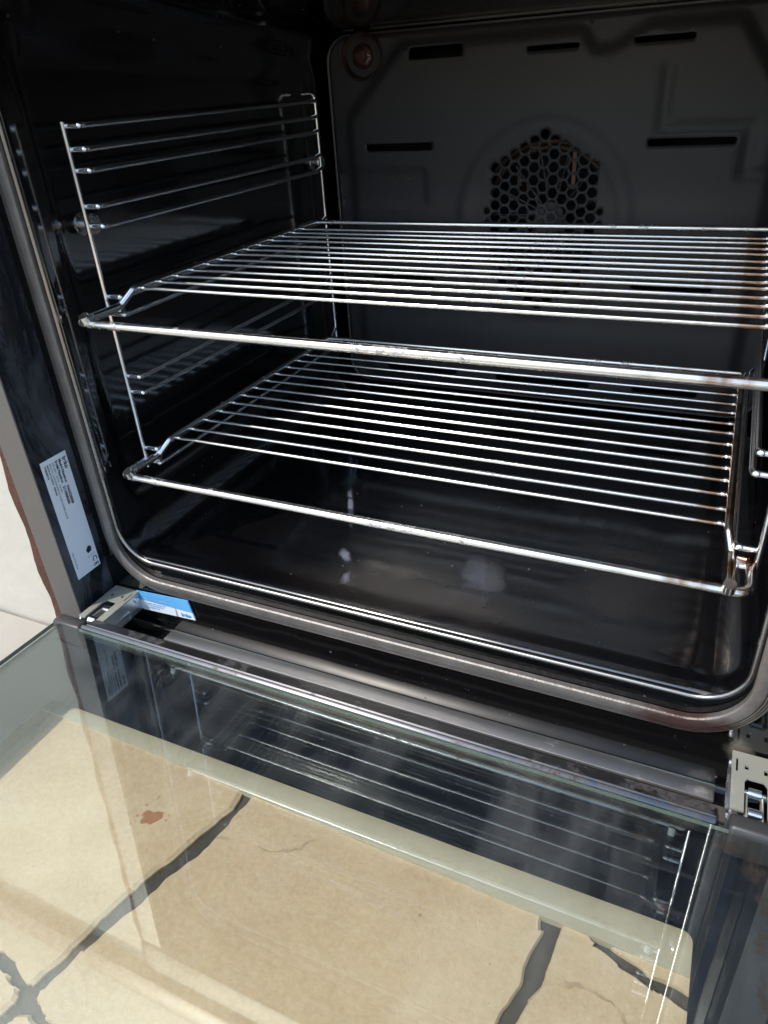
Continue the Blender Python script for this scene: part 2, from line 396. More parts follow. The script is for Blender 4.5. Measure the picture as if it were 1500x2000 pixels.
rel(plate('rusty_edge_strip', rr_e + rl[::-1], [], lambda u, v, d: (u, YW + .0012 + d + .0012 * math.sin(v * 90), v), .006, M['rust']), wall)
# worktop
m = Mat('brown wooden worktop'); v = m.mapv((1.2, 14, 14)); n = m.noise(6, 6, .6, v, .5)
m.set(Base_Color=m.mix(n, (.20, .12, .065), (.38, .25, .145)), Roughness=.45); m.bump(n, .2, .001); M['wood'] = m.m
wt = empty('worktop', (.2, YW, .416))
tag(wt, 'brown wooden worktop resting on the cream wall, over the top of the oven', 'worktop')
bm = bmesh.new(); box(bm, (-1.5, YW - .012, .4165), (1.8, .5, .4645), .003); rel(bm_obj('board', bm, M['wood'], auto=40), wt)

# ================================================================== OVEN
oven = empty('built_in_oven', (0, 0, 0))
tag(oven, 'black enamelled oven built into the cream wall, glass door open, two wire racks inside', 'oven')
door_tilt = .042
# --- cavity liner
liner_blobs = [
    ((.112, .085, ZB), (.0038, .045, .05), (.19, .20, .26), .8, .005, 60, -.50),  # pale floor marks: residue, with glints and reflections painted into the colour
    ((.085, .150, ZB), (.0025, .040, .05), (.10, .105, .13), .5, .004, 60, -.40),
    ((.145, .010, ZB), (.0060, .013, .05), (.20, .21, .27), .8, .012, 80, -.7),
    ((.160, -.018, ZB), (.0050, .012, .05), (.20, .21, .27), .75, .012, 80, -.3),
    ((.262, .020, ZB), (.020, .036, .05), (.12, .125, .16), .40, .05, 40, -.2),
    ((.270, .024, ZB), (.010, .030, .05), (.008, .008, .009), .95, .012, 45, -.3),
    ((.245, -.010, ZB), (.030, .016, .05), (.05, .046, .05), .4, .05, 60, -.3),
    ((.22, -.03, ZB), (.15, .045, .05), (.024, .017, .012), .6, .05, 20, 0),  # brown floor tone: dust plus a warm reflection painted in
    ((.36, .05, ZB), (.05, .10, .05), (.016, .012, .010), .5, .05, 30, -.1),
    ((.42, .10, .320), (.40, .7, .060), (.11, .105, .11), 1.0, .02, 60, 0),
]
def liner_mat():
    m = Mat('black enamel cavity')
    n1 = m.noise(9, 5); n2 = m.noise(60, 4); sp = m.specks(120, .11, .94); sp2 = m.specks(420, .13, .95)
    spk = m.math('MAXIMUM', m.math('MULTIPLY', sp, .8), m.math('MULTIPLY', sp2, .6))
    film = m.ramp(n1, [(.38, 0), (.75, 1)])
    col = m.mix(m.math('MULTIPLY', film, .35), (.0025, .0023, .0030), (.0065, .0058, .0058))
    rr = m.math('ADD', .115, m.math('MULTIPLY', film, .035))
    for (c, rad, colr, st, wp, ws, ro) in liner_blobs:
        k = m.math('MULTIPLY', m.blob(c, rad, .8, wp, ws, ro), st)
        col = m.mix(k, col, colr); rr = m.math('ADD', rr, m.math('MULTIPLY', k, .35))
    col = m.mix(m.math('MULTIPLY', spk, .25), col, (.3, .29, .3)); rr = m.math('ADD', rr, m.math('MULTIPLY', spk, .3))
    m.set(Base_Color=col, Roughness=rr, IOR=2.3)
    m.bump(m.math('ADD', m.noise(11, 2), m.math('MULTIPLY', spk, .03)), .22, .003)
    return m.m
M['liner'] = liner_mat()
def section():
    pts = []
    r = .026
    def line(a, b, n):
        for k in range(n): pts.append((a[0] + (b[0] - a[0]) * k / n, a[1] + (b[1] - a[1]) * k / n))
    def arc(cx, cz, a0):
        for k in range(7):
            a = R(a0 + 90 * k / 7); pts.append((cx + r * math.cos(a), cz + r * math.sin(a)))
    line((XL + r, ZB), (XR - r, ZB), 72); arc(XR - r, ZB + r, -90)
    line((XR, ZB + r), (XR, ZT - r), 56); arc(XR - r, ZT - r, 0)
    line((XR - r, ZT), (XL + r, ZT), 48); arc(XL + r, ZT - r, 90)
    line((XL, ZT - r), (XL, ZB + r), 56); arc(XL + r, ZB + r, 180)
    return pts
sec = section(); NS = len(sec); ny = 88
verts = []; faces = []
for j in range(ny + 1):
    y = YF + (YB - YF) * j / ny
    lip = .0075 * (1 - smooth(YF, YF + .034, y)) - .004 * smooth(YB - .02, YB, y) * -1
    for i, (x, z) in enumerate(sec):
        a, b = Vector(sec[i - 1]), Vector(sec[(i + 1) % NS]); t = (b - a).normalized(); nx, nz = t.y, -t.x
        h = -lip
        if abs(nx) > .9:      # side walls: large pressed recess with rounded edges
            d = sd_rr(y, z, -.034, .350, -.052, .262, .016); h += .0055 * (1 - smooth(-.009, 0, d))
            d = sd_rr(y, z, -.010, .30, .266, .272, .003); h -= .0015 * (1 - smooth(-.002, .003, d))
        if nz < -.9:          # floor: pressed shallow tray
            d = sd_rr(x, y, .01, .41, -.03, .33, .04); h += .0016 * (1 - smooth(-.03, .01, d))
            d = sd_rr(x, y, .06, .36, .03, .27, .05); h -= .0008 * (1 - smooth(-.03, .02, d))
        verts.append((x + nx * h, y, z + nz * h + smooth(.20, ZT, z) * .038 * (1 - (y - YF) / (YB - YF))))
for j in range(ny):
    for i in range(NS):
        a, b = j * NS + i, j * NS + (i + 1) % NS; faces.append((a, a + NS, b + NS, b))
# outer shell so that it has thickness seen from elsewhere
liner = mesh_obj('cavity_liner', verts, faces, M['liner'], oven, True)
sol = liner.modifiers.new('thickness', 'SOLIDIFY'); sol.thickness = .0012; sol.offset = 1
# rolled lip round the mouth
lipm = metal('worn enamel lip', (.30, .28, .27), .25, (.05, .03, .02), .8, .55, 80)
lp = rrect(XL + .0068, XR - .0068, ZB + .004, ZT + .0312, .030, 10)
o = tube('opening_lip', [(x, YF - .0008, z) for x, z in lp], .0019, lipm, oven, 8, True)
# gasket
m = Mat('woven door gasket'); n = m.noise(60, 5, .7); n2 = m.noise(14, 4)
c = m.mix(n, (.085, .075, .068), (.23, .208, .19)); c = m.mix(m.math('MULTIPLY', m.blob((.425, YF, -.11), (.05, .03, .02), .5, .02, 120), .85), c, (.055, .02, .014))
c = m.mix(m.ramp(n2, [(.6, 0), (.75, .6)]), c, (.12, .09, .07))
m.set(Base_Color=c, Roughness=.40, Metallic=.3); m.bump(n, .8, .0016); M['gasket'] = m.m
prof = [(-.0052, 0), (-.0054, .0040), (-.0046, .0050), (-.0036, .0052), (.0014, .0050), (.0020, .0046), (.0023, .0026), (.0028, .0026), (.0031, .0041), (.0039, .0039), (.0042, .0021), (.0047, .0021), (.0050, .0034), (.0057, .0031), (.0060, .0014), (.0065, .0014), (.0068, .0026), (.0080, .0021), (.0086, 0)]
gk = rrect(-.0345, .4545, -.1065, .335, .042, 12)
sweep_profile('door_gasket', gk, prof, M['gasket'], oven, YF - .0006, auto=32)
# front frame face with the mouth cut out; deeper at the bottom
frame_mouth = rrect(XL + .004, XR - .004, ZB - .004, ZT + .034, .034, 10)
o = plate('front_frame', rrect(-.0525, .4775, -.156, .356, .002, 2), [frame_mouth[::-1]], lambda u, v, d: (u, YF + d, v), .0012, M['enamel_frame'], oven)
# lip shelf under the frame
m = metal('worn grey lip', (.60, .585, .57), .40, (.10, .075, .06), .7, .56, 26)
bm = bmesh.new(); box(bm, (.004, YF - .0135, -.1595), (.4435, YF + .0, -.1565), .0012); bm_obj('frame_lip', bm, m, oven, auto=40)
bm = bmesh.new(); box(bm, (-.052, YF - .012, -.170), (.477, YF + .002, -.1598), .002); bm_obj('lower_crossbar', bm, M['enamel_frame'], oven, auto=40)
# recess side cheeks and stainless trims
dusty = Mat('dusty black cheek'); n1 = dusty.noise(16, 6, .7, dusty.mapv((1, 1, .45)), 1.2); n2 = dusty.noise(70, 4)
film = dusty.ramp(n1, [(.42, 0), (.62, 1)])
film = dusty.math('MULTIPLY', film, dusty.ramp(n2, [(.3, .5), (.7, 1)]))
dusty.set(Base_Color=dusty.mix(film, (.014, .015, .018), (.10, .108, .125)), Roughness=dusty.math('ADD', .2, dusty.math('MULTIPLY', film, .35)))
dusty.bump(n2, .1, .0006)
for s, x in ((-1, -.053), (1, .478)):
    bm = bmesh.new(); box(bm, (x - (.0012 if s < 0 else 0), YW + .0012, -.172), (x + (.0012 if s > 0 else 0), YF + .012, .356), 0)
    bm_obj('side_cheek', bm, dusty.m, oven)
    bm = bmesh.new()
    x0, x1 = (x - .0245, x + .0006) if s < 0 else (x - .0006, x + .0245)
    box(bm, (x0, YW - .0006, -.1385), (x1, YW + .0010, .362), .0004, 1)
    bm_obj('steel_trim', bm, M['steel'], oven, auto=30)
# control fascia over the mouth
bm = bmesh.new(); box(bm, (-.0776, YW - .0035, .3635), (.5026, YW + .02, .4145), .003); fascia = bm_obj('control_fascia', bm, M['steel'], oven, auto=40)

# --- back panel: pressed matt sheet with slots and a perforated fan grille
CX, CZ = .2118, .1105; PITCH, HR = .0117, .0046; COL = PITCH * .835
holes = []
for cidx in range(-6, 7):
    top = 7 - .5 * abs(cidx)
    if abs(cidx) == 6:
        for kk in (-1, 0, 1): holes.append((CX + cidx * COL * .985, CZ + kk * PITCH, .0030))
        continue
    kk = -top
    while kk <= top + .01:
        small = (abs(cidx) == 0 and abs(kk) <= 1) or (abs(cidx) == 1 and abs(abs(kk) - .5) < .01)
        holes.append((CX + cidx * COL, CZ + kk * PITCH, .0030 if small else HR)); kk += 1
slots = [(.019, .094, .1845, .0034), (.307, .383, .1825, .0030), (.0717, .1275, .2670, .0052), (.1905, .2385, .2633, .0020), (.2865, .337, .2637, .0024),
         (.019, .094, .049, .0034), (.307, .383, .052, .0030), (.0300, .119, -.0580, .0030), (.168, .274, -.0585, .0028), (.321, .386, -.0575, .0028)]
bx0, bx1, bz0, bz1 = -.0225, .4425, -.080, .287
PY = .3655
outline = [(-.001, -.055), (.008, -.0685), (.407, -.0685), (.4165, -.055), (.4165, .212), (.3725, .2745), (.300, .2745), (.268, .259), (.252, .2585), (.240, .2755), (.062, .2745), (-.001, .212)]
OL = fillet([(x, z, 0) for x, z in outline], .008, 4, True)
def sd_poly(x, y, P):
    d = 1e9; s = 1; n = len(P)
    for i in range(n):
        a, b = P[i], P[i - 1]; ex, ey = b.x - a.x, b.y - a.y; wx, wy = x - a.x, y - a.y
        t = max(0, min(1, (wx * ex + wy * ey) / (ex * ex + ey * ey + 1e-12))); bx_, by_ = wx - ex * t, wy - ey * t
        d = min(d, bx_ * bx_ + by_ * by_)
        c1, c2, c3 = y >= a.y, y < b.y, ex * wy > ey * wx
        if (c1 and c2 and c3) or (not c1 and not c2 and not c3): s = -s
    return s * math.sqrt(d)
def panel_h(x, z):
    h = .0062 * (1 - smooth(-.007, .007, sd_poly(x, z, OL)))
    rr_ = math.hypot(x - CX, (z - CZ) * .92)
    h += .0016 * (smooth(.070, .080, rr_) * (1 - smooth(.084, .094, rr_)))
    d = sd_rr(x, z, -.02, .087, .126, .164, .006); h -= .0016 * (1 - smooth(-.004, .002, d))
    d = min(sd_rr(x, z, .314, .323, .192, .245, .003), sd_rr(x, z, .314, .398, .190, .1975, .003), sd_rr(x, z, .388, .398, .152, .1975, .003), sd_rr(x, z, .388, .43, .150, .159, .003))
    h -= .0030 * (1 - smooth(-.006, .006, d))
    return h
coords = []; edges = []; hole_loops = []
def add_loop(L):
    s = len(coords); coords.extend(L); n = len(L)
    edges.extend([(s + i, s + (i + 1) % n) for i in range(n)])
add_loop([(x, z) for x, z in rrect(bx0, bx1, bz0, bz1, .024, 8)])
for (x, z, r) in holes: add_loop([(x + r * math.cos(2 * math.pi * k / 16), z + r * math.sin(2 * math.pi * k / 16)) for k in range(16)])
for (x0, x1, z, hh) in slots:
    add_loop(rrect(x0, x1, z - hh, z + hh, min(hh * .95, .003), 3))
gx = bx0 + .004
def in_hole(x, z, pad=0):
    for (hx, hz, r) in holes:
        if (x - hx) ** 2 + (z - hz) ** 2 < (r + pad) ** 2: return True
    for (x0, x1, zz, hh) in slots:
        if x0 - pad < x < x1 + pad and abs(z - zz) < hh + pad: return True
    return False
while gx < bx1 - .003:
    gz = bz0 + .004
    while gz < bz1 - .003:
        if not in_hole(gx, gz, .0012) and sd_rr(gx, gz, bx0, bx1, bz0, bz1, .024) < -.002: coords.append((gx, gz))
        gz += .0034
    gx += .0034
ov, oe, of, *_ = delaunay_2d_cdt([Vector(c) for c in coords], edges, [], 0, 1e-7)
fcs = []
for f in of:
    cx = sum(ov[i].x for i in f) / len(f); cz = sum(ov[i].y for i in f) / len(f)
    if in_hole(cx, cz) or sd_rr(cx, cz, bx0, bx1, bz0, bz1, .024) > 0: continue
    fcs.append(tuple(f))
m = Mat('matt grey-black pressed steel'); n1 = m.noise(7, 5, .6); n2 = m.noise(260, 3, .6); n3 = m.noise(900, 2)
c = m.ramp(n1, [(.3, (.019, .0172, .019)), (.7, (.031, .028, .032))]); c = m.mix(m.math('MULTIPLY', m.specks(60, .05, .9), .5), c, (.2, .19, .18))
c = m.mix(m.ramp(n3, [(.4, 0), (.8, .3)]), c, (.06, .058, .06)); c = m.mix(m.ramp(m.noise(28, 6, .7), [(.5, 0), (.75, .5)]), c, (.018, .015, .014))
c = m.mix(m.math('MULTIPLY', m.specks(230, .07, .95), .5), c, (.22, .2, .17))
m.set(Base_Color=c, Roughness=.55); m.bump(n2, .25, .0004); M['panel'] = m.m
back = mesh_obj('back_panel', [(v.x, PY - panel_h(v.x, v.y), v.y) for v in ov], fcs, M['panel'], oven, True)
bm = bmesh.new(); bm.from_mesh(back.data); bmesh.ops.recalc_face_normals(bm, faces=bm.faces[:]); bm.to_mesh(back.data); bm.free()
sol = back.modifiers.new('thickness', 'SOLIDIFY'); sol.thickness = .0010; sol.offset = 0
# rim wire of the back sheet
tube('back_rim', [(x, PY - .0012, z) for x, z in rrect(bx0, bx1, bz0, bz1, .024, 8)], .0012, metal('dull rim', (.20, .19, .18), .35, amount=.5), oven, 6, True)
bm = bmesh.new(); box(bm, (XL - .005, .4235, ZB - .005), (XR + .005, .426, ZT + .010), 0); bm_obj('back_plate', bm, plain('matt black chamber', (.008, .008, .008), .8), oven)
# sides of the fan chamber
for a, b in (((XL - .005, YB - .001, ZB - .004), (XL - .002, .4235, ZT + .004)), ((XR + .002, YB - .001, ZB - .004), (XR + .005, .4235, ZT + .004)), ((XL - .005, YB - .001, ZB - .007), (XR + .005, .4235, ZB - .0045)), ((XL - .005, YB - .001, ZT + .0045), (XR + .005, .4235, ZT + .007))):
    bm = bmesh.new(); box(bm, a, b, 0); bm_obj('chamber_wall', bm, bpy.data.materials['matt black chamber'], oven)
# fan and ring element behind the holes
fan = bpy.data.objects.new('fan', None); link(fan, oven)
fm = plain('fan steel', (.10, .095, .09), .45, .6)
bm = bmesh.new(); add_disc(bm, (CX, .400, CZ), (0, -1, 0), .016, .006, 24); bm_obj('fan_hub', bm, fm, fan, auto=40)
bld = None
for k in range(14):
    if bld is None:
        bm = bmesh.new(); box(bm, (.016, -.012, -.0006), (.062, .008, .0006), 0); bld = bm_obj('fan_blade', bm, fm, fan)
        bb = bld
    else: bb = bld.copy(); link(bb, fan)
    bb.matrix_local = Matrix.Translation((CX, .398, CZ)) @ Matrix.Rotation(2 * math.pi * k / 14, 4, 'Y') @ Matrix.Rotation(.35, 4, 'X')
m = plain('ring element rust brown', (.085, .05, .035), .5, .3, 60, .5)
for rr_ in (.074, .068):
    tube('ring_element', [(CX + rr_ * math.cos(2 * math.pi * k / 48), .386 + (.074 - rr_), CZ + rr_ * math.sin(2 * math.pi * k / 48)) for k in range(48)], .0032, m, oven, 8, True)
m2 = plain('brown bracket', (.20, .115, .065), .5, .3, 60, .5)
for (x, z, hh) in ((.238, .158, .034), (.270, .128, .006), (.183, .150, .012), (.193, .143, .006)):
    bm = bmesh.new(); box(bm, (x - .002, .3765, z - hh / 2), (x + .0022, .379, z + hh / 2), .0004); bm_obj('element_bracket', bm, m2, oven)
# lamp: recessed brown glass in a ring
lampm = Mat('brown lamp glass'); n = lampm.noise(40, 4)
lampm.set(Base_Color=lampm.mix(n, (.022, .008, .006), (.10, .038, .026)), Roughness=.10, Metallic=.3)
LX, LZ = .0185, .268
lp_ = bpy.data.objects.new('oven_lamp', None); link(lp_, oven)
bm = bmesh.new()
segs = 32; prof_l = [(.0215, .0), (.0222, -.004), (.0205, -.0055), (.0188, -.003), (.0182, .004), (.0150, .007)]
rings = [[bm.verts.new((LX + r * math.cos(2 * math.pi * k / segs), PY - .001 + d, LZ + r * math.sin(2 * math.pi * k / segs) * .98)) for k in range(segs)] for r, d in prof_l]
for a, b in zip(rings, rings[1:]):
    for k in range(segs): bm.faces.new((a[k], a[(k + 1) % segs], b[(k + 1) % segs], b[k]))
bm_obj('lamp_ring', bm, metal('lamp ring', (.22, .16, .13), .3, (.08, .03, .02), .7, .5, 60), lp_, auto=60)
bm = bmesh.new(); prof_l = [(.0185, .0075), (.0165, .0045), (.012, .0030), (.0115, -.001), (.006, -.0022), (.0006, -.0024)]
rings = [[bm.verts.new((LX + r * math.cos(2 * math.pi * k / segs), PY - .001 + d, LZ + r * math.sin(2 * math.pi * k / segs) * .98)) for k in range(segs)] for r, d in prof_l]
for a, b in zip(rings, rings[1:]):
    for k in range(segs): bm.faces.new((a[k], a[(k + 1) % segs], b[(k + 1) % segs], b[k]))
bm.faces.new(rings[-1]); bm_obj('lamp_glass', bm, lampm.m, lp_, smooth=True)
# --- labels
SX = -.0529
lab = mesh_obj('rating_label', [(SX + .0001, -.0665, .0125), (SX + .0001, -.0920, .0125), (SX + .0001, -.0920, -.0955), (SX + .0001, -.0665, -.0955)], [(0, 1, 2, 3)], plain('white paper label', (.86, .90, .96), .45, ns=30, var=.05, bumpk=.03), oven)
bm = bmesh.new(); bm.from_mesh(lab.data); r = bmesh.ops.extrude_face_region(bm, geom=bm.faces[:]); bmesh.ops.translate(bm, verts=[v for v in r['geom'] if isinstance(v, bmesh.types.BMVert)], vec=(.0002, 0, 0)); bmesh.ops.recalc_face_normals(bm, faces=bm.faces[:]); bm.to_mesh(lab.data); bm.free()
ink = plain('black ink', (.02, .02, .03), .6, ns=10, var=.1)
def text(name, body, size, mtx, mat, parent, bold=0.0, sx=1.0):
    cu = bpy.data.curves.new(name, 'FONT'); cu.body = body; cu.size = size; cu.offset = bold; cu.extrude = .00004; cu.space_line = .85
    cu.materials.append(mat); t = bpy.data.objects.new(name, cu); scn.collection.objects.link(t)
    t.matrix_world = mtx @ Matrix.Diagonal((sx, 1, 1, 1))
    bpy.context.view_layer.update(); dg = bpy.context.evaluated_depsgraph_get()
    me = bpy.data.meshes.new_from_object(t.evaluated_get(dg)); mw = t.matrix_world.copy()
    bpy.data.objects.remove(t); me.transform(mw)
    return link(bpy.data.objects.new(name, me), parent)
def side_m(y, z):     # text runs down (-z), letters' tops point into the oven (+y), reads from +x
    return Matrix(((0, 0, 1, SX + .00036), (0, 1, 0, y), (-1, 0, 0, z), (0, 0, 0, 1)))
text('printed_text', 'beko', .0050, side_m(-.0712, .0085), ink, lab, .00016)
text('printed_text', 'Model Number:   BAHZ20000', .0032, side_m(-.0752, .0085), ink, lab, .00014)
text('printed_text', 'Serial Number:   2110000200', .0032, side_m(-.0786, .0085), ink, lab, .00014)
text('printed_text', '220-240 V  50 Hz   2.4 kW', .0024, side_m(-.0816, .0085), ink, lab)
text('printed_text', 'BEKO PLC, CUSTOMER SERVICE HOUSE, DUMERS LANE 00', .0019, side_m(-.0842, .0085), ink, lab)
text('printed_text', 'MADE IN TURKEY  0000000', .0022, side_m(-.0868, .0085), ink, lab, .00004)
text('printed_text', '7768286710', .0022, side_m(-.0894, .0085), ink, lab, .00008)
text('printed_text', 'Type: OU 01 00 10', .0020, side_m(-.0900, -.070), ink, lab)
text('printed_text', 'C E', .0066, side_m(-.0725, -.0845), ink, lab, .0001)
# crossed bin mark and small house-shaped mark
bm = bmesh.new()
for L in ([(-.0765, -.076), (-.0735, -.0728), (-.0705, -.0745), (-.0712, -.0785), (-.0752, -.0795)],):
    vsq = [bm.verts.new((SX + .00036, y, z)) for y, z in L]; bm.faces.new(vsq)
def bar(y0, z0, y1, z1, w_):
    a, b = Vector((y0, z0)), Vector((y1, z1)); t = (b - a).normalized(); n_ = Vector((-t.y, t.x)) * w_
    bm.faces.new([bm.verts.new((SX + .00036, p.x, p.y)) for p in (a + n_, b + n_, b - n_, a - n_)])
bar(-.0740, -.0815, -.0695, -.0835, .00012); bar(-.0695, -.0815, -.0740, -.0835, .00012); bar(-.0755, -.0818, -.0755, -.0834, .0003)
bm_obj('printed_symbol', bm, ink, lab)
# blue and white label plate by the left hinge
m = Mat('blue and white energy label'); sep = m.n('SeparateXYZ'); m.l(m.co(), sep.inputs[0]); n = m.noise(40, 4)
f = m.math('GREATER_THAN', sep.outputs[2], -.1288)
c = m.mix(f, m.mix(n, (.62, .70, .78), (.75, .80, .86)), m.mix(n, (.07, .30, .60), (.16, .46, .76)))
c = m.mix(m.math('MULTIPLY', m.blob((.016, YF, -.135), (.0016, .01, .009), .5, .002, 300), .8), c, (.30, .15, .05))
m.set(Base_Color=c, Roughness=.35); M['blue'] = m.m
bl = plate('hinge_label', [(-.0255, -.1205), (.0315, -.1165), (.0352, -.1362), (-.0215, -.1392)], [], lambda u, v, d: (u, YF - .0012 - d, v), .0012, M['blue'], oven)
def front_m(x, z, ang=R(3)): return Matrix.Translation((x, YF - .00262, z)) @ Matrix.Rotation(math.pi / 2, 4, 'X') @ Matrix.Rotation(ang, 4, 'Z')
bluei = plain('blue ink', (.04, .22, .55), .5); pale = plain('pale ink', (.25, .5, .75), .5)
text('printed_text', 'beko', .0050, front_m(.0215, -.1350), bluei, bl, .0002)
text('printed_text', 'Do not remove this label', .0026, front_m(-.015, -.1235), pale, bl)
text('printed_text', 'BUILT-IN OVEN', .0034, front_m(-.016, -.1279), pale, bl, .0001)
for i, t_ in enumerate(('Register your product for', 'your free guarantee on', 'www.beko.co.uk')): text('printed_text', t_, .0021, front_m(-.0165, -.1315 - i * .0022), bluei, bl)

# --- hinges
def hinge(x0, x1, inner):
    h = bpy.data.objects.new('door_hinge', None); link(h, oven)
    s = 1 if inner == x1 else -1
    zt = -.1205; mx = (lambda u: x0 + u) if s < 0 else (lambda u: x1 - u)
    def loop(P): P = [(mx(u), v) for u, v in P]; return P if s > 0 else P[::-1]
    wd = x1 - x0; yb = -.0618
    out = loop([(0, yb), (wd, yb), (wd, -.1060), (.0195, -.1060), (.0195, -.0840), (.0178, -.0812), (.0088, -.0812), (.0072, -.0840), (.0072, -.1060), (0, -.1060)])
    sl = [loop([(.0022, -.067), (.0034, -.067), (.0034, -.0775), (.0022, -.0775)]), loop([(.0070, -.0715), (.0092, -.0715), (.0092, -.0745), (.0070, -.0745)]), loop([(.0175, -.0715), (.0196, -.0715), (.0196, -.0755), (.0175, -.0755)])]
    sl = [q[::-1] for q in sl]
    plate('hinge_plate', out, sl, lambda u, v, d: (u, v, zt - d), .0014, M['rusty_zinc'], h)
    def cheek(u0, u1, yf, zb):
        x_ = sorted((mx(u0), mx(u1))); bm = bmesh.new()
        P = [(yb, zt - .0015), (-.1055, zt - .0015), (yf, zt - .010), (yf, zb), (-.092, zb - .001), (yb, zb)]
        A = [bm.verts.new((x_[0], y, z)) for y, z in P]; B = [bm.verts.new((x_[1], y, z)) for y, z in P]
        bm.faces.new(A); bm.faces.new(B[::-1])
        for i in range(len(P)): bm.faces.new((A[i], A[(i + 1) % len(P)], B[(i + 1) % len(P)], B[i]))
        return bm_obj('hinge_cheek', bm, M['zinc'], h)
    cheek(0, .0014, -.1115, -.1385); cheek(wd - .0014, wd, -.1115, -.1385)
    # pressed rib on the inner cheek
    bm = bmesh.new(); xa, xb = sorted((mx(-.0012), mx(.0002))); box(bm, (xa, -.098, -.1330), (xb, -.078, -.1300), .0005, 2); bm_obj('pressed_rib', bm, M['zinc'], h, auto=40)
    for u in (.0085, .0170):      # inner arm plates
        bm = bmesh.new(); xa, xb = sorted((mx(u), mx(u + .0012))); box(bm, (xa, -.1200, -.1300), (xb, -.0900, -.1235), .0004, 1); bm_obj('arm_plate', bm, M['rusty_zinc'], h, auto=40)
    bm = bmesh.new(); xa, xb = sorted((mx(.0104), mx(.0162))); box(bm, (xa, -.1210, -.1290), (xb, -.1000, -.1262), .001, 2); bm_obj('hinge_arm', bm, M['zinc'], h, auto=40)
    for yy, zz in ((-.0870, -.1262), (-.1035, -.1245)):
        bm = bmesh.new(); xa, xb = sorted((mx(.0098), mx(.0168))); add_disc(bm, (xa, yy, zz), (1, 0, 0), .0036, xb - xa, 20); bm_obj('hinge_roller', bm, M['chrome_clean'], h, auto=40)
    bm = bmesh.new(); xa, xb = sorted((mx(.0066), mx(.0200))); add_disc(bm, (xa, -.0870, -.1262), (1, 0, 0), .0018, xb - xa, 12); bm_obj('roller_pin', bm, M['screw'], h, auto=40)
    for (yy, zz) in ((-.0670, -.1262), (-.1045, -.1290)):
        bm = bmesh.new(); add_disc(bm, (mx(0), yy, zz), (s, 0, 0), .0028, .0011, 16, .0022); bm_obj('rivet', bm, M['screw'], h, auto=40)
    return h
hinge(-.0475, -.0220, -.0220)
hinge(.4475, .4730, .4475)

# --- door, resting open a little above level
door = bpy.data.objects.new('oven_door', None); link(door, oven)
def dz(y, x=0): return (-.111 - .005 * x - .042 * y) / .999
TI = Matrix.Rotation(-.042, 4, 'X') @ Matrix.Identity(4)
GX0, GX1, GY0, GY1, GT = -.0368, .490, -.560, -.1318, .0030
def gl(name, tint, refl, ior=1.5):
    m = Mat(name); t = m.t
    tr = m.n('BsdfTransparent'); tr.inputs[0].default_value = (*tint, 1)
    gs = m.n('BsdfGlossy'); gs.inputs['Roughness'].default_value = 0; gs.inputs[0].default_value = (.90, 1.0, .97, 1)
    ge = m.n('NewGeometry'); dt = m.n('VectorMath', operation='DOT_PRODUCT'); m.l(ge.outputs['Incoming'], dt.inputs[0]); m.l(ge.outputs['Normal'], dt.inputs[1])
    c1 = m.math('SUBTRACT', 1, m.math('ABSOLUTE', dt.outputs['Value']), clamp=True)
    fac = m.math('ADD', refl + .04, m.math('MULTIPLY', m.math('POWER', c1, 5), .9), clamp=True)
    mx = m.n('MixShader'); m.l(fac, mx.inputs[0]); m.l(tr.outputs[0], mx.inputs[1]); m.l(gs.outputs[0], mx.inputs[2])
    # faint smears
    df = m.n('BsdfDiffuse'); df.inputs[0].default_value = (.6, .6, .58, 1)
    sm = m.ramp(m.noise(5, 6, .7, m.mapv((3, .8, 1), rot=(0, 0, .4))), [(.50, 0), (.8, .075)])
    sm = m.math('ADD', sm, m.math('MULTIPLY', m.specks(260, .10, .93), .10))
    if refl > .03:
        k = None
        for (c_, r_) in (((.446, -.143, -.105), (.012, .006, 1)), ((.4585, -.152, -.105), (.008, .011, 1)), ((.463, -.170, -.104), (.0055, .013, 1)), ((.462, -.190, -.104), (.004, .012, 1)), ((.463, -.215, -.1), (.0022, .014, 1)), ((-.012, -.148, -.105), (.016, .0012, 1))):
            b_ = m.blob(c_, r_, .9, .009, 140); k = b_ if k is None else m.math('MAXIMUM', k, b_)
        k = m.math('MULTIPLY', k, m.ramp(m.noise(330, 4, .7), [(.38, .25), (.6, .95)]))
        rd = m.n('BsdfDiffuse'); rd.inputs[0].default_value = (.040, .030, .022, 1)
        m3_ = m.n('MixShader'); m.l(k, m3_.inputs[0]); m.l(mx.outputs[0], m3_.inputs[1]); m.l(rd.outputs[0], m3_.inputs[2]); mx = m3_
        # hairline scratches and wipe marks
        wv = m.noise(4, 3, .5, m.mapv((2, 60, 1), rot=(0, 0, .9))); wv2 = m.noise(7, 5, .6)
        sm_x = m.math('MULTIPLY', m.ramp(wv, [(.60, 0), (.72, 1)]), m.ramp(wv2, [(.45, 0), (.7, .12)]))
        sm = m.math('ADD', sm, sm_x)
    m2_ = m.n('MixShader'); m.l(sm, m2_.inputs[0]); m.l(mx.outputs[0], m2_.inputs[1]); m.l(df.outputs[0], m2_.inputs[2])
    m.l(m2_.outputs[0], m.out.inputs['Surface']); t.nodes.remove(m.b)
    return m.m
M['glass'] = gl('coated door glass', (.955, .965, .945), .115)
M['glass_clear'] = gl('clear outer glass', (.99, .99, .98), -.018)
M['glass_edge'] = plain('green glass edge', (.13, .17, .14), .15)
def dpt(x, y, off): 
    return (x, y + off * .042, dz(y, x) + off)
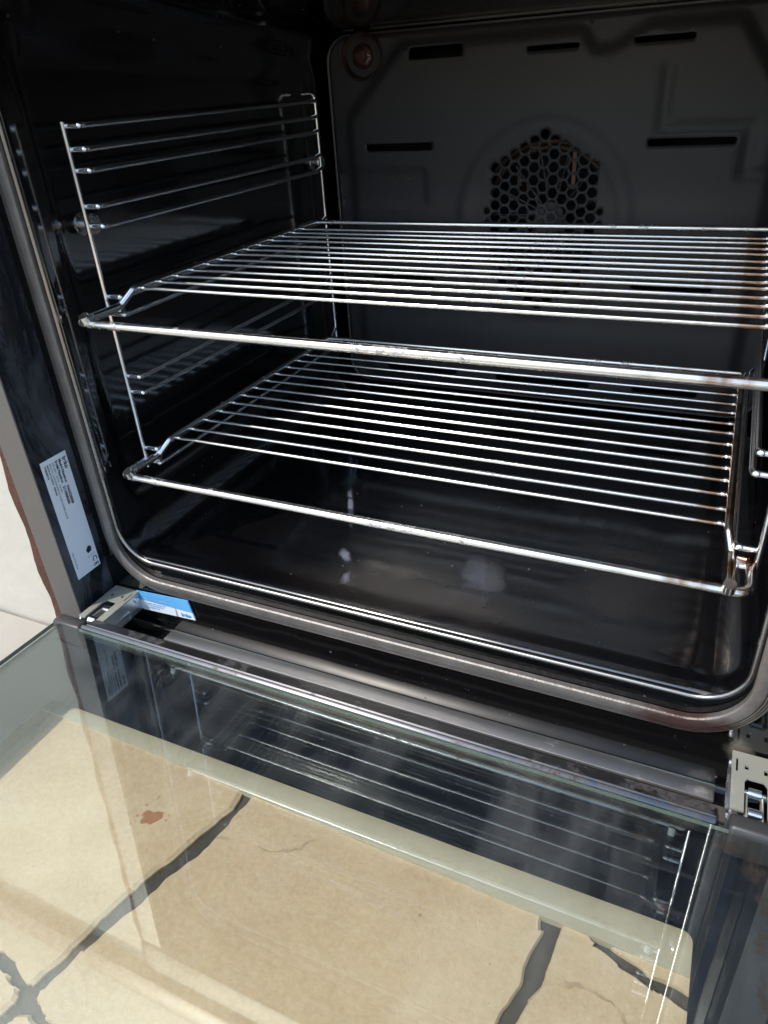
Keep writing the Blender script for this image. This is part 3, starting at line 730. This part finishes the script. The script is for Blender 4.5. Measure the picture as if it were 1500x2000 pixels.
def dslab(name, x0, x1, y0, y1, o0, o1, mats, parent, r=.006):
    L = rrect(x0, x1, y0, y1, r, 5); n_ = len(L); verts = [dpt(x, y, o1) for x, y in L] + [dpt(x, y, o0) for x, y in L]
    faces = [tuple(range(n_)), tuple(range(n_, 2 * n_))[::-1]] + [(i + n_, (i + 1) % n_ + n_, (i + 1) % n_, i) for i in range(n_)]
    return mesh_obj(name, verts, faces, None, parent, False, mats, [0, 2 if len(mats) > 2 else 0] + [1] * n_)
dslab('inner_glass', GX0, GX1, GY0, GY1, -GT, 0, [M['glass'], M['glass_edge'], M['glass_clear']], door, .003)
dslab('outer_glass', -.086, .511, GY0, -.0995, -.038, -.034, [M['glass_clear'], M['glass_edge']], door, .004)
# printed black border, with the viewing window left clear
frit = plain('black printed border', (.009, .012, .020), .35, ns=8, var=.2)
L_out = rrect(-.0854, .5104, GY0 + .0006, -.1001, .003, 4); L_in = rrect(-.0165, .4372, -.49, -.171, .006, 5)
def to_d(u, v, d): return dpt(u, v, -.0385 - d)
plate('printed_border', L_out, [L_in[::-1]], to_d, .0003, frit, door)
# scuffed brown residue arc on the right of the border
# bottom rail of the door, next to the hinges
m = metal('blackened door rail', (.21, .20, .195), .33, (.03, .022, .018), .85, .50, 40); 
PR = [(-.1314, -.0075), (-.1314, -.0012), (-.1300, .0006), (-.1282, .0012), (-.1268, .0002), (-.1262, -.0014), (-.1246, -.0005), (-.1236, -.0012), (-.1225, -.0030), (-.1150, -.0034), (-.1140, -.0052), (-.1140, -.0110), (-.1300, -.0110)]
bm = bmesh.new(); rings = []
for x, k in ((-.020, .3), (-.0185, .8), (-.016, 1), (.4385, 1), (.4405, .8), (.4415, .3)):
    cy, cz = -.1235, -.005
    rings.append([bm.verts.new((x, cy + (y - cy) * k, dz(y, x) + cz + (zz - cz) * k)) for y, zz in PR])
for a, b in zip(rings, rings[1:]):
    for k in range(len(PR)): bm.faces.new((a[k], a[(k + 1) % len(PR)], b[(k + 1) % len(PR)], b[k]))
bm.faces.new(rings[0][::-1]); bm.faces.new(rings[-1]); bm_obj('bottom_rail', bm, m, door, auto=45)
cap = plain('black plastic end cap', (.035, .033, .032), .38, ns=60)
for x0, x1 in ((-.0455, -.0165), (.4455, .4920)):
    bm = bmesh.new(); box(bm, (x0, -.1330, dz(-.12) - .022), (x1, -.1215, dz(-.12) + .0016), .003, 3); bm_obj('end_cap', bm, cap, door, auto=40)
# outer rim and handle at the far end of the door (out of frame)
bm = bmesh.new(); box(bm, (GX0, GY0 - .006, dz(GY0) - .03), (GX1, GY0 - .001, dz(GY0) + .001), .002); bm_obj('door_edge', bm, cap, door, auto=40)
tube('door_handle', fillet([(.06, GY0 + .04, dz(GY0 + .04) - GT - .0015), (.06, GY0 + .04, dz(GY0) - .06), (.40, GY0 + .04, dz(GY0) - .06), (.40, GY0 + .04, dz(GY0 + .04) - GT - .0015)], .012, 6), .006, M['steel'], door, 12)

# ================================================================== GUIDE FRAMES
PAIRS = [.232, .218, .205, .1825, .1695, .1205, .1075, .0590, .0460, -.0030, -.0160]
def guides(side):
    "side = -1 left wall, +1 right wall"
    base = empty('rack_guide_frame', (-.019 if side < 0 else .439, .15, -.02))
    X = lambda x: x if side < 0 else .420 - x + .001
    def T(name, pts, r, seg=10, mat=M['chrome_clean'], **k): return rel(tube(name, [(X(x), y, z) for x, y, z in pts], r, mat, None, seg, **k), base)
    T('front_upright', [(-.019, -.0190, .2345), (-.019, -.0190, .10), (-.019, -.0190, -.0195)], .0019)
    T('rear_upright', fillet([(-.0335, .323, .2385), (-.019, .323, .2385), (-.019, .323, -.0195)], .006, 5), .0019)
    for z in PAIRS:
        T('guide_rail', fillet([(-.0185, -.0165, z), (-.0062, -.0165, z), (-.0062, .288, z), (-.0185, .3205, z)], .0045, 5), .0020)
        bm = bmesh.new(); bmesh.ops.create_uvsphere(bm, u_segments=10, v_segments=6, radius=.0028, matrix=Matrix.Translation((X(-.0085), -.0163, z)) @ Matrix.Diagonal((1.35, .85, .8, 1)))
        rel(bm_obj('weld_tip', bm, M['chrome_clean'], None, smooth=True), base)
    for (y, z) in ((-.0035, .1685), (.343, .1735)):
        bm = bmesh.new(); s = 1 if side < 0 else -1
        add_disc(bm, (X(-.0400), y, z), (s, 0, 0), .0080, .0018, 28, .0076); add_disc(bm, (X(-.0382), y, z), (s, 0, 0), .0036, .009, 16); add_disc(bm, (X(-.0300), y, z), (s, 0, 0), .0075, .0016, 28, .0068); add_disc(bm, (X(-.0284), y, z), (s, 0, 0), .0042, .0022, 6, .0038)
        rel(bm_obj('mounting_screw', bm, M['screw'], None, auto=40), base)
    return base
gd = guides(-1); tag(gd, 'chromed wire guide frame screwed to the left wall of the oven cavity', 'rack guide', 'wire guide frames on the side walls of the oven')
gd = guides(1); tag(gd, 'chromed wire guide frame on the right wall of the oven cavity, mostly outside the photo', 'rack guide', 'wire guide frames on the side walls of the oven')

# ================================================================== WIRE RACKS
def rack(label, loc, rz=0):
    r = empty('wire_rack', (0, 0, 0))
    ch = M['chrome']
    def T(name, pts, rad, seg=10, **k): return tube(name, pts, rad, ch, r, seg, **k)
    zF = -.0125; W = .420
    # front bar low with short arms; side rods start at its studs, kick up and run back
    yF = -.0495
    T('front_bar', fillet([(-.0085, -.0135, zF), (-.0170, -.0150, zF), (-.0172, yF, zF), (W + .0172, yF, zF), (W + .0170, -.0150, zF), (W + .0070, -.0135, zF)], [0, .004, .0085, .0085, .004, 0], 6), .0030, 12)
    for sx, xa, xb in ((-1, -.0075, -.0018), (1, W + .0060, W + .0018)):
        T('side_rod', fillet([(xa, yF - .001, zF + .0040), (xa, -.0170, zF + .0036), (xb, -.0050, .0016), (xb, .2420, .0016), (xb, .262, .0012)], .006, 5), .0027, 12)
        bm = bmesh.new(); add_disc(bm, (xa, yF - .0006, zF + .0014), (0, -.45, 1), .0040, .0058, 18, .0036); bm_obj('weld_stud', bm, ch, r, auto=40)
    x0, x1 = -.0018, W + .0018
    T('rear_stop', fillet([(x0, .262, .0012), (x0 - .001, .268, .0006), (x0 - .001, .274, .0006), (x1 + .001, .274, .0006), (x1 + .001, .268, .0006), (x1, .262, .0012)], .005, 5), .0024)
    proto = None
    for k in range(13):
        y = .0198 * k
        if proto is None:
            pts = [(x0 + .001, 0, .0005)] + [(.006 + (W - .012) * i / 24, 0, .0004) for i in range(25)] + [(x1 - .001, 0, .0005)]
            bm = bmesh.new(); add_tube(bm, pts, .00145, 8)
            for xw in (x0 + .0042, x1 - .0042): bmesh.ops.create_uvsphere(bm, u_segments=8, v_segments=5, radius=.0021, matrix=Matrix.Translation((xw, 0, .0008)) @ Matrix.Diagonal((1.7, .95, .8, 1)))
            proto = bm_obj('cross_bar', bm, ch, r, auto=50); b = proto
        else: b = proto.copy(); link(b, r)
        b.location = (random.uniform(-.0005, .0005), y + random.uniform(-.0006, .0006), random.uniform(-.0003, .0003)); b.rotation_euler = (0, random.uniform(-.0016, .0016), random.uniform(-.0022, .0022))
    r.location = loc; r.rotation_euler = (0, 0, rz)
    tag(r, label, 'wire rack', 'chromed wire racks in the oven')
    return r
rack('lower chromed wire rack, nearer the oven floor, its front right corner in view', (0, 0, 0))
rack('upper chromed wire rack, crossing in front of the fan grille in the back wall', (.002, -.004, .1237), .0)
